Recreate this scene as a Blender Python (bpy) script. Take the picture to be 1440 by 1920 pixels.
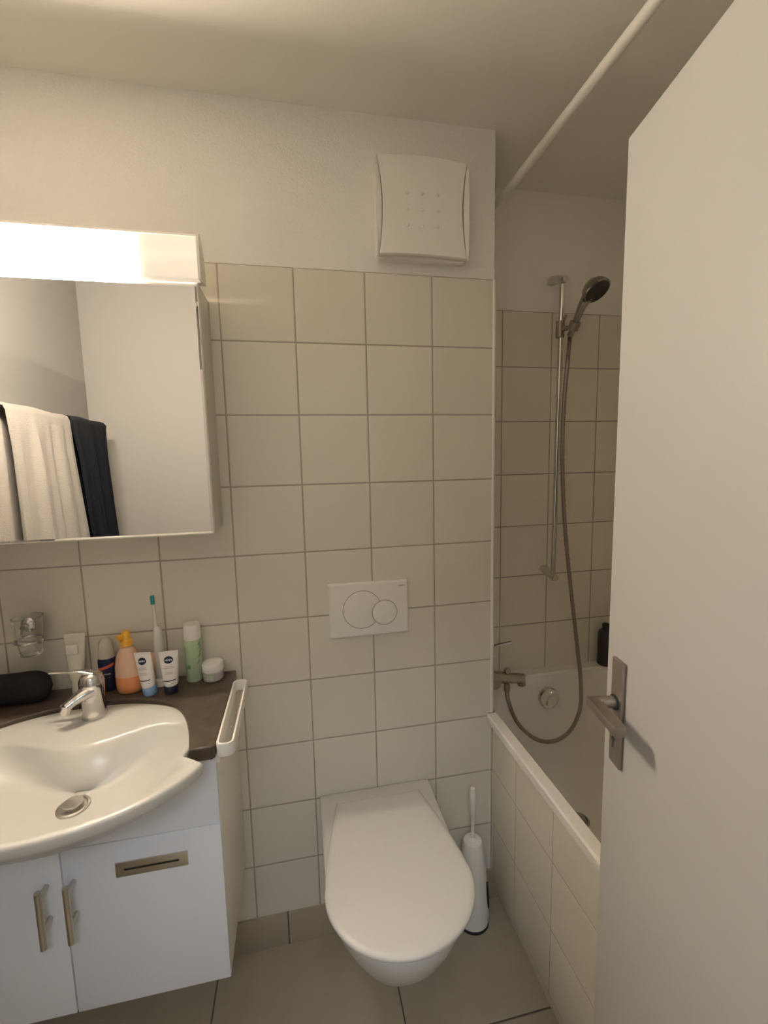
import bpy, bmesh, math, random
from mathutils import Vector, Matrix
random.seed(4)
for o in list(bpy.data.objects): bpy.data.objects.remove(o)
S = bpy.context.scene
COL = S.collection
PI = math.pi

# ------------------------------------------------------------------ camera
def make_camera():
    cam = bpy.data.cameras.new('camera'); co = bpy.data.objects.new('camera', cam); COL.objects.link(co)
    ya, pi_, ro, f = math.radians(11.101), math.radians(-6.738), math.radians(-1.251), 826.16
    cy, sy, cp, sp = math.cos(ya), math.sin(ya), math.cos(pi_), math.sin(pi_)
    F = Vector((sy*cp, cy*cp, sp)); R = Vector((cy, -sy, 0)); U = R.cross(F)
    R2 = math.cos(ro)*R + math.sin(ro)*U; U2 = -math.sin(ro)*R + math.cos(ro)*U
    M = Matrix((R2, U2, -F)).transposed().to_4x4(); M.translation = Vector((0.1868, -1.3222, 1.5727))
    co.matrix_world = M
    cam.sensor_fit = 'HORIZONTAL'; cam.sensor_width = 36; cam.lens = 36*f/1440
    cam.clip_start = 0.02
    S.camera = co
make_camera()

# ------------------------------------------------------------------ exposure, world, light
S.view_settings.view_transform = 'Standard'; S.view_settings.look = 'None'
S.view_settings.gamma = 1; S.view_settings.exposure = 0.83
S.view_settings.use_curve_mapping = False
LAMP_POWER = 122.0
LAMP_COL = (1.0, 0.845, 0.665)
HALL_W = 11.5
HALL_COL = (0.70, 0.82, 1.0)
w = bpy.data.worlds.new('world'); S.world = w; w.use_nodes = True
w.node_tree.nodes['Background'].inputs[0].default_value = (0.7, 0.75, 0.85, 1)
w.node_tree.nodes['Background'].inputs[1].default_value = 0.05
def area_light(name, loc, size, sizey, watt, col, rot=(0,0,0)):
    l = bpy.data.lights.new(name, 'AREA'); l.shape = 'RECTANGLE'; l.size = size; l.size_y = sizey
    l.energy = watt; l.color = col
    o = bpy.data.objects.new(name, l); COL.objects.link(o); o.location = loc; o.rotation_euler = rot
    return o
area_light('hall_daylight_fill', (-0.05, -2.3, 2.49), 0.9, 0.5, HALL_W, HALL_COL)  # added, unseen: cool fill standing in for daylight from the hall
try:
    S.cycles.max_bounces = 10; S.cycles.diffuse_bounces = 6; S.cycles.glossy_bounces = 5
    S.cycles.transmission_bounces = 8; S.cycles.caustics_reflective = True; S.cycles.caustics_refractive = False
except Exception: pass

# ------------------------------------------------------------------ materials
def mat(name, col, rough=0.5, metal=0.0, spec=0.5, coat=0.0, trans=0.0, ior=1.45, emit=None, estr=0.0, noise=None, bump=None, alpha=1.0, sheen=0.0, sss=0.0):
    m = bpy.data.materials.new(name); m.use_nodes = True
    nt = m.node_tree; b = nt.nodes['Principled BSDF']
    b.inputs['Base Color'].default_value = (*col, 1); b.inputs['Roughness'].default_value = rough
    b.inputs['Metallic'].default_value = metal; b.inputs['Specular IOR Level'].default_value = spec
    b.inputs['Coat Weight'].default_value = coat; b.inputs['Transmission Weight'].default_value = trans
    b.inputs['IOR'].default_value = ior; b.inputs['Alpha'].default_value = alpha
    b.inputs['Sheen Weight'].default_value = sheen
    if sss: b.inputs['Subsurface Weight'].default_value = sss; b.inputs['Subsurface Scale'].default_value = 0.004
    if emit: b.inputs['Emission Color'].default_value = (*emit, 1); b.inputs['Emission Strength'].default_value = estr
    tc = None
    if noise or bump:
        tc = nt.nodes.new('ShaderNodeTexCoord')
    if noise:
        sc, amt, c2 = noise
        n = nt.nodes.new('ShaderNodeTexNoise'); n.inputs['Scale'].default_value = sc; n.inputs['Detail'].default_value = 5
        nt.links.new(tc.outputs['Object'], n.inputs['Vector'])
        r = nt.nodes.new('ShaderNodeValToRGB'); r.color_ramp.elements[0].position = 0.35; r.color_ramp.elements[1].position = 0.7
        r.color_ramp.elements[0].color = (*col, 1)
        r.color_ramp.elements[1].color = tuple(col[i]*(1-amt)+c2[i]*amt for i in range(3))+(1,)
        nt.links.new(n.outputs['Fac'], r.inputs['Fac']); nt.links.new(r.outputs['Color'], b.inputs['Base Color'])
    if bump:
        sc, st, dist = bump
        n = nt.nodes.new('ShaderNodeTexNoise'); n.inputs['Scale'].default_value = sc; n.inputs['Detail'].default_value = 3
        nt.links.new(tc.outputs['Object'], n.inputs['Vector'])
        bp = nt.nodes.new('ShaderNodeBump'); bp.inputs['Strength'].default_value = st; bp.inputs['Distance'].default_value = dist
        nt.links.new(n.outputs['Fac'], bp.inputs['Height']); nt.links.new(bp.outputs['Normal'], b.inputs['Normal'])
    return m

def tile_mat(name, ua, uo, up, va, vo, vp, gw, tile, grout, rough=0.32, vary=0.03, mottle=0.0):
    """square tiles with grout lines; ua/va = axis letter, uo/vo = a line position, up/vp = pitch (metres, object space)"""
    m = mat(name, tile, rough); nt = m.node_tree; N = nt.nodes; L = nt.links; b = N['Principled BSDF']
    tc = N.new('ShaderNodeTexCoord'); sx = N.new('ShaderNodeSeparateXYZ'); L.new(tc.outputs['Object'], sx.inputs[0])
    def math_(op, a, c=None, clamp=False):
        n = N.new('ShaderNodeMath'); n.operation = op; n.use_clamp = clamp
        for i, v in enumerate((a, c)):
            if v is None: continue
            if isinstance(v, (int, float)): n.inputs[i].default_value = v
            else: L.new(v, n.inputs[i])
        return n.outputs[0]
    ds = []; ids = []
    for ax, o, p in ((ua, uo, up), (va, vo, vp)):
        q = math_('DIVIDE', math_('SUBTRACT', sx.outputs['XYZ'.index(ax.upper())], o), p)
        ids.append(math_('FLOOR', q))
        fr = math_('FRACT', math_('ADD', q, 100.0))
        ds.append(math_('MULTIPLY', math_('MINIMUM', fr, math_('SUBTRACT', 1.0, fr)), p))
    d = math_('MINIMUM', ds[0], ds[1])
    mr = N.new('ShaderNodeMapRange'); mr.interpolation_type = 'SMOOTHSTEP'
    mr.inputs['From Min'].default_value = gw*0.35; mr.inputs['From Max'].default_value = gw*0.75
    L.new(d, mr.inputs['Value'])
    cmb = N.new('ShaderNodeCombineXYZ'); L.new(ids[0], cmb.inputs[0]); L.new(ids[1], cmb.inputs[1])
    wn = N.new('ShaderNodeTexWhiteNoise'); wn.noise_dimensions = '3D'; L.new(cmb.outputs[0], wn.inputs['Vector'])
    tc1 = N.new('ShaderNodeMix'); tc1.data_type = 'RGBA'
    tc1.inputs['A'].default_value = (*[c*(1-vary) for c in tile], 1); tc1.inputs['B'].default_value = (*[min(1, c*(1+vary)) for c in tile], 1)
    L.new(wn.outputs['Value'], tc1.inputs['Factor']); tcol = tc1.outputs['Result']
    if mottle:
        nz = N.new('ShaderNodeTexNoise'); nz.inputs['Scale'].default_value = 9; nz.inputs['Detail'].default_value = 6
        L.new(tc.outputs['Object'], nz.inputs['Vector'])
        mm = N.new('ShaderNodeMix'); mm.data_type = 'RGBA'; mm.blend_type = 'MULTIPLY'; mm.inputs['Factor'].default_value = mottle
        L.new(tcol, mm.inputs['A']); L.new(nz.outputs['Fac'], mm.inputs['B']); tcol = mm.outputs['Result']
    mx = N.new('ShaderNodeMix'); mx.data_type = 'RGBA'; mx.inputs['A'].default_value = (*grout, 1)
    L.new(tcol, mx.inputs['B']); L.new(mr.outputs['Result'], mx.inputs['Factor']); L.new(mx.outputs['Result'], b.inputs['Base Color'])
    rr = N.new('ShaderNodeMapRange'); rr.inputs['To Min'].default_value = 0.9; rr.inputs['To Max'].default_value = rough
    L.new(mr.outputs['Result'], rr.inputs['Value']); L.new(rr.outputs['Result'], b.inputs['Roughness'])
    mb = N.new('ShaderNodeMapRange'); mb.interpolation_type = 'SMOOTHSTEP'; mb.inputs['From Min'].default_value = gw*0.3; mb.inputs['From Max'].default_value = gw*1.3
    L.new(d, mb.inputs['Value'])
    bp = N.new('ShaderNodeBump'); bp.inputs['Strength'].default_value = 0.6; bp.inputs['Distance'].default_value = 0.0015
    L.new(mb.outputs['Result'], bp.inputs['Height']); L.new(bp.outputs['Normal'], b.inputs['Normal'])
    return m

TP = 0.202; TZ = 2.111
TILE = (0.74, 0.695, 0.59); GROUT = (0.40, 0.355, 0.29)
M = {}
M['tile_back'] = tile_mat('wall_tile_back', 'x', 0.0, TP, 'z', TZ, TP, 0.0036, TILE, GROUT)
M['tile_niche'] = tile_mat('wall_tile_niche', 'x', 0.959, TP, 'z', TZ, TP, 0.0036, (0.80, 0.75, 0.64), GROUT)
M['tile_side'] = tile_mat('wall_tile_side', 'y', -0.1697, TP, 'z', TZ, TP, 0.003, TILE, GROUT)
M['apron_tile'] = tile_mat('apron_tile', 'y', -0.1697, TP, 'z', TZ, TP, 0.0022, TILE, (0.45,0.41,0.36))
FT = (0.48, 0.41, 0.30)
M['floor'] = tile_mat('floor_tile', 'x', -0.118, 0.537, 'y', -0.339, 0.339, 0.004, FT, (0.11, 0.095, 0.07), rough=0.5, vary=0.03, mottle=0.25)
M['skirt'] = tile_mat('skirting_tile', 'x', 0.097, 0.537, 'z', -3.0, 7.0, 0.004, FT, (0.11, 0.095, 0.07), rough=0.5, vary=0.03, mottle=0.25)
M['plaster'] = mat('rough_plaster', (0.84, 0.81, 0.765), 0.9, spec=0.2, bump=(170, 0.55, 0.004))
M['ceiling'] = mat('ceiling_paint', (0.85, 0.825, 0.76), 0.9, spec=0.2, bump=(60, 0.1, 0.002))
M['paint'] = mat('smooth_wall_paint', (0.90, 0.865, 0.81), 0.85, spec=0.2, bump=(200, 0.15, 0.002))
M['paint_dimmed'] = mat('dimmed_wall_paint', (0.40, 0.392, 0.385), 0.85, spec=0.2, bump=(200, 0.15, 0.002))  # wall paint darkened to offset too much lamp light on these walls
M['ceramic'] = mat('white_ceramic', (0.62, 0.602, 0.555), 0.28, coat=0.25)
M['enamel'] = mat('bath_enamel', (0.82, 0.79, 0.74), 0.2, coat=0.3)
M['lacquer'] = mat('white_lacquer', (0.90, 0.92, 0.96), 0.35)
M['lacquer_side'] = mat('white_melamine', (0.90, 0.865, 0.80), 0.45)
M['plastic'] = mat('white_plastic', (0.86, 0.83, 0.77), 0.35)
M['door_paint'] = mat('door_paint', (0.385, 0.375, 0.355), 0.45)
M['lid'] = mat('lid_plastic', (0.67, 0.65, 0.60), 0.28)
M['chrome'] = mat('chrome', (0.72, 0.70, 0.67), 0.12, metal=1)
M['chrome_dull'] = mat('limescaled_chrome', (0.60, 0.57, 0.52), 0.32, metal=1, noise=(40, 0.5, (0.75, 0.73, 0.7)))
M['chrome_dark'] = mat('dark_chrome', (0.42, 0.39, 0.36), 0.22, metal=1)  # darker grey than the plain chrome
M['steel'] = mat('brushed_steel', (0.36, 0.315, 0.275), 0.42, metal=1)
M['nickel'] = mat('satin_nickel', (0.62, 0.58, 0.5), 0.35, metal=1)
M['aluminium'] = mat('aluminium', (0.68, 0.66, 0.62), 0.42, metal=0.7)
M['dark'] = mat('dark_gap', (0.02, 0.018, 0.015), 0.7)
M['black_rubber'] = mat('black_rubber', (0.02, 0.02, 0.02), 0.6)
M['stone'] = mat('brown_stone', (0.075, 0.055, 0.040), 0.32, noise=(28, 0.8, (0.115, 0.088, 0.068)))
M['mirror'] = mat('mirror_glass', (0.86, 0.85, 0.82), 0.0, metal=1)
M['glass'] = mat('clear_glass', (1, 1, 1), 0.02, trans=1, ior=1.45)
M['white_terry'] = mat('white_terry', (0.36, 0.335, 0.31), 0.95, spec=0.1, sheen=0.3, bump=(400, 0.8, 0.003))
M['navy_terry'] = mat('navy_terry', (0.012, 0.014, 0.020), 0.95, spec=0.05, sheen=0.03, bump=(400, 0.8, 0.003))
M['navy_print'] = mat('navy_print', (0.012, 0.016, 0.05), 0.4)
M['tube_white'] = mat('tube_white', (0.80, 0.76, 0.72), 0.3)
M['cap_blue'] = mat('cap_pale_blue', (0.24, 0.38, 0.62), 0.35)
M['cap_navy'] = mat('cap_navy', (0.015, 0.017, 0.04), 0.3)
M['grey_print'] = mat('grey_print', (0.36, 0.34, 0.33), 0.5)
M['white_print'] = mat('white_print', (0.85, 0.85, 0.85), 0.5)
M['mint'] = mat('mint_label', (0.42, 0.55, 0.33), 0.35, noise=(16, 0.6, (0.6, 0.68, 0.5)))
M['leaf'] = mat('leaf_print', (0.15, 0.27, 0.15), 0.5)
M['frost'] = mat('frosted_plastic', (0.74, 0.72, 0.66), 0.3)
M['clear_cap'] = mat('translucent_cap', (0.80, 0.74, 0.62), 0.3, trans=0.35)
M['jar_grey'] = mat('jar_body', (0.50, 0.46, 0.42), 0.25)
M['orange'] = mat('orange_liquid', (0.80, 0.33, 0.14), 0.18, coat=0.4, sss=0.3)
M['pale_orange'] = mat('pale_peach_plastic', (0.72, 0.47, 0.33), 0.2, coat=0.4)
M['yellow'] = mat('yellow_cap', (0.85, 0.45, 0.06), 0.3)
M['red_print'] = mat('red_print', (0.55, 0.10, 0.06), 0.4)
M['teal'] = mat('teal_bristles', (0.02, 0.30, 0.29), 0.6)
M['black_fabric'] = mat('black_fabric', (0.012, 0.010, 0.010), 0.8, bump=(90, 0.4, 0.004))
M['cream'] = mat('cream_plastic', (0.76, 0.72, 0.60), 0.35)
M['soap'] = mat('pale_yellow_soap', (0.72, 0.68, 0.34), 0.4)
M['bottle_dark'] = mat('dark_bottle', (0.035, 0.032, 0.028), 0.3)
M['shower_face'] = mat('dark_nozzle_face', (0.06, 0.055, 0.045), 0.4)

def lamp_mat():
    m = mat('lamp_cover', (0.80, 0.76, 0.66), 0.3); nt = m.node_tree; b = nt.nodes['Principled BSDF']
    tc = nt.nodes.new('ShaderNodeTexCoord'); sx = nt.nodes.new('ShaderNodeSeparateXYZ'); nt.links.new(tc.outputs['Object'], sx.inputs[0])
    r = nt.nodes.new('ShaderNodeMapRange'); r.interpolation_type = 'LINEAR'      # the tube inside ends short of the cover's end
    r.inputs['From Min'].default_value = 0.264; r.inputs['From Max'].default_value = 0.146
    r.inputs['To Min'].default_value = 0.0; r.inputs['To Max'].default_value = 1.0
    ab = nt.nodes.new('ShaderNodeMath'); ab.operation = 'ABSOLUTE'; nt.links.new(sx.outputs[0], ab.inputs[0])
    nt.links.new(ab.outputs[0], r.inputs['Value'])
    mu = nt.nodes.new('ShaderNodeMath'); mu.operation = 'MULTIPLY_ADD'; mu.inputs[1].default_value = LAMP_POWER; mu.inputs[2].default_value = 0.27
    pw = nt.nodes.new('ShaderNodeMath'); pw.operation = 'POWER'; pw.inputs[1].default_value = 8.0
    nt.links.new(r.outputs['Result'], pw.inputs[0]); nt.links.new(pw.outputs[0], mu.inputs[0]); nt.links.new(mu.outputs[0], b.inputs['Emission Strength'])
    b.inputs['Emission Color'].default_value = (*LAMP_COL, 1)
    return m
M['lamp'] = lamp_mat()

# ------------------------------------------------------------------ helpers
def wloc(o):
    v = Vector(o.location)
    while o.parent: o = o.parent; v += Vector(o.location)
    return v
def obj(name, bm, m, parent=None, smooth=35, loc=None):
    """link a bmesh (world coordinates) as one mesh object"""
    bmesh.ops.recalc_face_normals(bm, faces=bm.faces)
    base = wloc(parent) if parent else Vector(loc or (0, 0, 0))
    bmesh.ops.translate(bm, verts=bm.verts, vec=-base)
    for f in bm.faces: f.smooth = True
    th = math.radians(smooth)
    for e in bm.edges:
        e.smooth = not (len(e.link_faces) == 2 and e.calc_face_angle(0) > th)
    me = bpy.data.meshes.new(name); bm.to_mesh(me); bm.free()
    for q in (m if isinstance(m, (list, tuple)) else [m]): me.materials.append(M[q])
    o = bpy.data.objects.new(name, me); COL.objects.link(o)
    if parent: o.parent = parent
    else: o.location = base
    return o
def tag(o, label, cat, group=None):
    o['label'] = label; o['category'] = cat
    if group: o['group'] = group
    return o
def thing(name, label, cat, loc, group=None):
    o = bpy.data.objects.new(name, None); COL.objects.link(o); o.location = loc; o.empty_display_size = 0.05
    return tag(o, label, cat, group)
def struct(name, bm, m, **k):
    o = obj(name, bm, m, **k); o['kind'] = 'structure'; return o
def B(): return bmesh.new()
def box(bm, x0, x1, y0, y1, z0, z1, bev=0.0, seg=2, T=None, mi=0):
    t = bmesh.new(); bmesh.ops.create_cube(t, size=1)
    bmesh.ops.scale(t, vec=(x1-x0, y1-y0, z1-z0), verts=t.verts)
    bmesh.ops.translate(t, vec=((x0+x1)/2, (y0+y1)/2, (z0+z1)/2), verts=t.verts)
    if bev: bmesh.ops.bevel(t, geom=list(t.edges), offset=bev, segments=seg, profile=0.5, affect='EDGES')
    return merge(bm, t, T, mi)
def merge(bm, t, T=None, mi=0):
    if T is not None: bmesh.ops.transform(t, matrix=T, verts=t.verts)
    vm = {}
    for v in t.verts: vm[v] = bm.verts.new(v.co)
    for f in t.faces:
        try: g = bm.faces.new([vm[v] for v in f.verts]); g.material_index = mi or f.material_index
        except ValueError: pass
    t.free(); return bm
def loft(bm, rings, cap0=True, cap1=True, closed=True, T=None, mi=0):
    t = bmesh.new(); R = [[t.verts.new(p) for p in r] for r in rings]
    n = len(rings[0])
    for a, b in zip(R, R[1:]):
        for i in range(n if closed else n-1):
            j = (i+1) % n
            t.faces.new((a[i], a[j], b[j], b[i]))
    if cap0 and closed: t.faces.new(R[0][::-1])
    if cap1 and closed: t.faces.new(R[-1])
    return merge(bm, t, T, mi)
def lathe(bm, prof, c=(0,0,0), n=40, T=None, mi=0, sx=1.0, sy=1.0):
    """prof = (radius, height) pairs from bottom to top about +z"""
    rings = [[(c[0]+max(r,1e-4)*sx*math.cos(2*PI*i/n), c[1]+max(r,1e-4)*sy*math.sin(2*PI*i/n), c[2]+z) for i in range(n)] for r, z in prof]
    return loft(bm, rings, T=T, mi=mi)
def catmull(P, k=8):
    P = [Vector(p) for p in P]; Q = [2*P[0]-P[1]] + P + [2*P[-1]-P[-2]]; out = []
    for i in range(1, len(Q)-2):
        a, b, c, d = Q[i-1:i+3]
        for s in range(k):
            t = s/k
            out.append(0.5*((2*b)+(c-a)*t+(2*a-5*b+4*c-d)*t*t+(3*b-a-3*c+d)*t**3))
    out.append(P[-1]); return out
def tube(bm, pts, r, n=16, smooth=0, mi=0, flat=1.0, up=None):
    """a round bar along points; r number or list (list may vary), flat squashes across 'up'"""
    P = [Vector(p) for p in pts]
    if smooth:
        rr = r if isinstance(r, (list, tuple)) else [r]*len(P)
        P2 = catmull(P, smooth); R2 = []
        for i in range(len(P2)):
            q = i/smooth; a = min(int(q), len(rr)-1); b = min(a+1, len(rr)-1); R2.append(rr[a]+(rr[b]-rr[a])*(q-a))
        P, r = P2, R2
    if not isinstance(r, (list, tuple)): r = [r]*len(P)
    T0 = (P[1]-P[0]).normalized()
    u = Vector(up) if up else (Vector((0,0,1)) if abs(T0.z) < 0.9 else Vector((1,0,0)))
    u = (u - T0*u.dot(T0)).normalized(); rings = []
    for i, p in enumerate(P):
        t = (P[min(i+1, len(P)-1)]-P[max(i-1, 0)]).normalized()
        u = (u - t*u.dot(t)).normalized(); v = t.cross(u)
        rings.append([p + r[i]*(math.cos(2*PI*k/n)*v + flat*math.sin(2*PI*k/n)*u) for k in range(n)])
    return loft(bm, rings, mi=mi)
def rrect(cx, cy, hx, hy, r, z, seg=6, plane='xy'):
    out = []
    for (sx, sy, a0) in ((1,1,0), (-1,1,90), (-1,-1,180), (1,-1,270)):
        for k in range(seg+1):
            a = math.radians(a0+90*k/seg)
            x = cx+sx*(hx-r)+r*math.cos(a); y = cy+sy*(hy-r)+r*math.sin(a)
            out.append((x, y, z) if plane == 'xy' else ((x, z, y) if plane == 'xz' else (z, x, y)))
    return out
def rot(ax, deg): return Matrix.Rotation(math.radians(deg), 4, ax)
def tr(x, y, z): return Matrix.Translation((x, y, z))
def frame(origin, z, x=None):
    """matrix taking local z to the given direction"""
    z = Vector(z).normalized(); x = Vector(x) if x else (Vector((1,0,0)) if abs(z.x) < 0.9 else Vector((0,1,0)))
    x = (x - z*x.dot(z)).normalized(); y = z.cross(x)
    m = Matrix((x, y, z)).transposed().to_4x4(); m.translation = Vector(origin); return m
def text_bm(bm, s, size, T, depth=0.0002, bold=0.0):
    c = bpy.data.curves.new('t', 'FONT'); c.body = s; c.size = size; c.align_x = 'CENTER'; c.align_y = 'CENTER'; c.extrude = depth; c.offset = bold
    o = bpy.data.objects.new('t', c); COL.objects.link(o)
    dg = bpy.context.evaluated_depsgraph_get(); dg.update()
    me = bpy.data.meshes.new_from_object(o.evaluated_get(dg))
    t = bmesh.new(); t.from_mesh(me); merge(bm, t, T)
    bpy.data.objects.remove(o); bpy.data.curves.remove(c); bpy.data.meshes.remove(me)
    return bm

# ------------------------------------------------------------------ the room
XL, XR, YR, YN, XC, ZC = -0.83, 1.512, -1.48, 0.2575, 0.808, 2.532
DX0, DX1, DZ = -0.27, 0.53, 2.03            # doorway in the rear wall
b = B(); box(b, XL-0.1, XR+0.1, -3.2, YN+0.1, -0.1, 0); struct('floor', b, 'floor')
b = B(); box(b, XL-0.1, XR+0.1, YR-0.12, YN+0.1, ZC, ZC+0.1); struct('ceiling', b, 'ceiling')
# rear plaster block behind the toilet and the vanity, its tiles 8 mm proud of it
b = B(); box(b, XL-0.1, XC, 0.007, YN+0.1, 0, ZC); box(b, XC-0.01, 0.8155, -0.0005, YN, 0, 0.70); wall_back = struct('wall_back', b, 'plaster')
b = B(); box(b, XL, XC-0.006, 0, 0.009, 0.113, TZ); box(b, XC-0.008, 0.8125, -0.0008, 0.006, 0.10, 0.70); o = obj('tiles', b, 'tile_back', wall_back)
b = B(); box(b, XC-0.002, XC+0.006, 0.003, YN, 0.70, TZ); o = obj('tiles', b, 'tile_side', wall_back)
b = B(); tube(b, [(XC-0.003, 0.002, 0.7075), (XC-0.003, 0.002, TZ)], 0.0052, 12); struct('trim_1', b, 'plastic')
b = B(); box(b, XC-0.05, XR+0.1, YN+0.007, YN+0.1, 0, ZC); wn_ = struct('wall_niche', b, 'paint')
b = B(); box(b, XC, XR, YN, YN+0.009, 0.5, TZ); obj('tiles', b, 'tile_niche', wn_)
b = B(); box(b, XR, XR+0.1, YR-0.1, YN+0.1, 0, ZC); wr_ = struct('wall_right', b, 'paint')
b = B(); box(b, XR-0.007, XR+0.002, YR, YN, 0.5, TZ); obj('tiles', b, 'tile_side', wr_)
b = B(); box(b, XL-0.1, XL, YR-0.1, 0.05, 0, ZC); struct('wall_left', b, 'paint_dimmed')
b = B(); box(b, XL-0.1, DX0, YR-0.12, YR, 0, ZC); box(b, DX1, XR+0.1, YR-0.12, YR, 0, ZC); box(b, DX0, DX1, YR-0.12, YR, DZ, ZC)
struct('wall_front', b, 'paint_dimmed')
b = B()
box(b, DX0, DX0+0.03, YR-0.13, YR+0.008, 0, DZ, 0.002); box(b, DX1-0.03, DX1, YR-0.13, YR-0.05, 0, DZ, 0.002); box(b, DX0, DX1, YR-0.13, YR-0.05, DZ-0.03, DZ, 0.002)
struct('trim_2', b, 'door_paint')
# the hall the photographer stands against
b = B(); box(b, XL-0.1, XR+0.1, -3.3, -3.2, 0, ZC); box(b, XL-0.2, XL-0.1, -3.3, YR-0.1, 0, ZC); box(b, XR+0.1, XR+0.2, -3.3, YR-0.1, 0, ZC)
struct('wall_hall', b, 'paint')
b = B(); box(b, XL-0.2, XR+0.2, -3.3, YR-0.12, ZC, ZC+0.1); struct('ceiling_hall', b, 'ceiling')
# skirting
b = B(); box(b, XL, XC+0.028, -0.008, 0.008, 0, 0.113, 0.001); struct('baseboard_back', b, 'skirt')

# ------------------------------------------------------------------ bath
t = thing('bathtub', 'white built-in bathtub with a tiled front panel, behind the open door', 'bathtub', (1.15, -0.6, 0))
BX0, BX1, BY0, BY1, BZ = 0.787, XR-0.008, YR+0.01, YN-0.001, 0.7065
b = B()
cx, cy = (BX0+BX1)/2, (BY0+BY1)/2
def bring(x0, x1, y0, y1, r, z, seg=8): return rrect((x0+x1)/2, (y0+y1)/2, (x1-x0)/2, (y1-y0)/2, r, z, seg)
rings = [bring(BX0+0.004, BX1, BY0, BY1, 0.004, BZ-0.030), bring(BX0, BX1, BY0, BY1, 0.004, BZ-0.026), bring(BX0, BX1, BY0, BY1, 0.004, BZ-0.005),
         bring(BX0+0.004, BX1, BY0, BY1, 0.004, BZ),
         bring(BX0+0.034, BX1-0.06, BY0+0.08, BY1-0.045, 0.09, BZ), bring(BX0+0.040, BX1-0.066, BY0+0.09, BY1-0.052, 0.10, BZ-0.006),
         bring(BX0+0.047, BX1-0.075, BY0+0.10, BY1-0.058, 0.11, BZ-0.04), bring(BX0+0.075, BX1-0.10, BY0+0.22, BY1-0.085, 0.14, 0.42),
         bring(BX0+0.085, BX1-0.11, BY0+0.33, BY1-0.098, 0.14, 0.34), bring(BX0+0.105, BX1-0.13, BY0+0.38, BY1-0.125, 0.13, 0.285), bring(BX0+0.15, BX1-0.17, BY0+0.44, BY1-0.175, 0.10, 0.255), bring(BX0+0.25, BX1-0.25, BY0+0.52, BY1-0.25, 0.08, 0.248)]
for q in rings[:4]:      # the front strip ends at the wall corner; beyond it the tub is narrower
    for i, p in enumerate(q):
        if p[0] < 0.80 and p[1] > BY1-0.02:
            j = i % 9; q[i] = ((0.8165, BY1-0.0001*j, p[2]) if j < 4 else ((0.8160-0.0001*j, -0.0035, p[2]) if j < 7 else (q[i+1][0] if False else p[0] if j == 8 else p[0]+0.0002, -0.004-0.0001*j, p[2])))
loft(b, rings, cap0=False); obj('tub', b, 'enamel', t)
b = B()
pf = [(0.812, 0.68), (0.812, 0.092), (0.836, 0.0), (0.842, 0.0), (0.842, 0.10), (0.819, 0.13), (0.819, 0.68)]
loft(b, [[(x, y, z) for x, z in pf] for y in (BY0, -0.0005)]); ap = obj('front_panel', b, 'apron_tile', t, smooth=15)
ap['label'] = 'tiled panel'
b = B(); T = frame((1.133, YN-0.0765, 0.617), (0, -1, 0.12))
lathe(b, [(0.041, -0.006), (0.042, 0.004), (0.038, 0.010), (0.030, 0.012), (0.010, 0.010)], T=T, n=36)
box(b, -0.028, 0.028, -0.005, 0.005, 0.010, 0.018, 0.002, T=T @ rot('Z', 62)); o = obj('overflow_knob', b, 'chrome', t); o['label'] = 'round chrome overflow knob'
b = B(); lathe(b, [(0.036, 0.0), (0.036, 0.004), (0.030, 0.006), (0.028, 0.003), (0.0, 0.003)], c=(1.143, -0.018, 0.2495)); lathe(b, [(0.022, 0.003), (0.024, 0.010), (0.015, 0.014), (0, 0.015)], c=(1.143, -0.018, 0.2495))
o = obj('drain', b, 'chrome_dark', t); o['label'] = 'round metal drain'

# bath mixer on the short return wall
t = thing('bath_mixer', 'chrome bath mixer sticking out over the tub by the wall edge', 'tap', (XC+0.006, 0.13, 0.76))
b = B()
for dy in (-0.055, 0.055):
    lathe(b, [(0.026, 0), (0.026, 0.004), (0.014, 0.010), (0.012, 0.03)], T=frame((XC+0.005, 0.13+dy, 0.775), (1, 0, 0)))
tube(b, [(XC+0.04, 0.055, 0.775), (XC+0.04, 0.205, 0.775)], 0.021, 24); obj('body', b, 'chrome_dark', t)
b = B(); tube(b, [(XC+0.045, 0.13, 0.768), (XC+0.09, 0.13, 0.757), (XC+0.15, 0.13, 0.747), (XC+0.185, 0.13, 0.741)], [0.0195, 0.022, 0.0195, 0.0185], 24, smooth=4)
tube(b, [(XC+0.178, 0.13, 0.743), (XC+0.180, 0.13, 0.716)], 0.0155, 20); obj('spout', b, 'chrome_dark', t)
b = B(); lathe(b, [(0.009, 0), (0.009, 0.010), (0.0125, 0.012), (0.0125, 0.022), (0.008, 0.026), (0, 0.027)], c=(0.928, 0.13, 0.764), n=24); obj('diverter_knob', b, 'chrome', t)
b = B(); tube(b, [(XC+0.04, 0.16, 0.79), (XC+0.045, 0.16, 0.84), (XC+0.08, 0.15, 0.872), (XC+0.136, 0.13, 0.889)], [0.016, 0.011, 0.0065, 0.006], 16, smooth=5, flat=0.55); obj('lever', b, 'chrome_dark', t)

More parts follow.
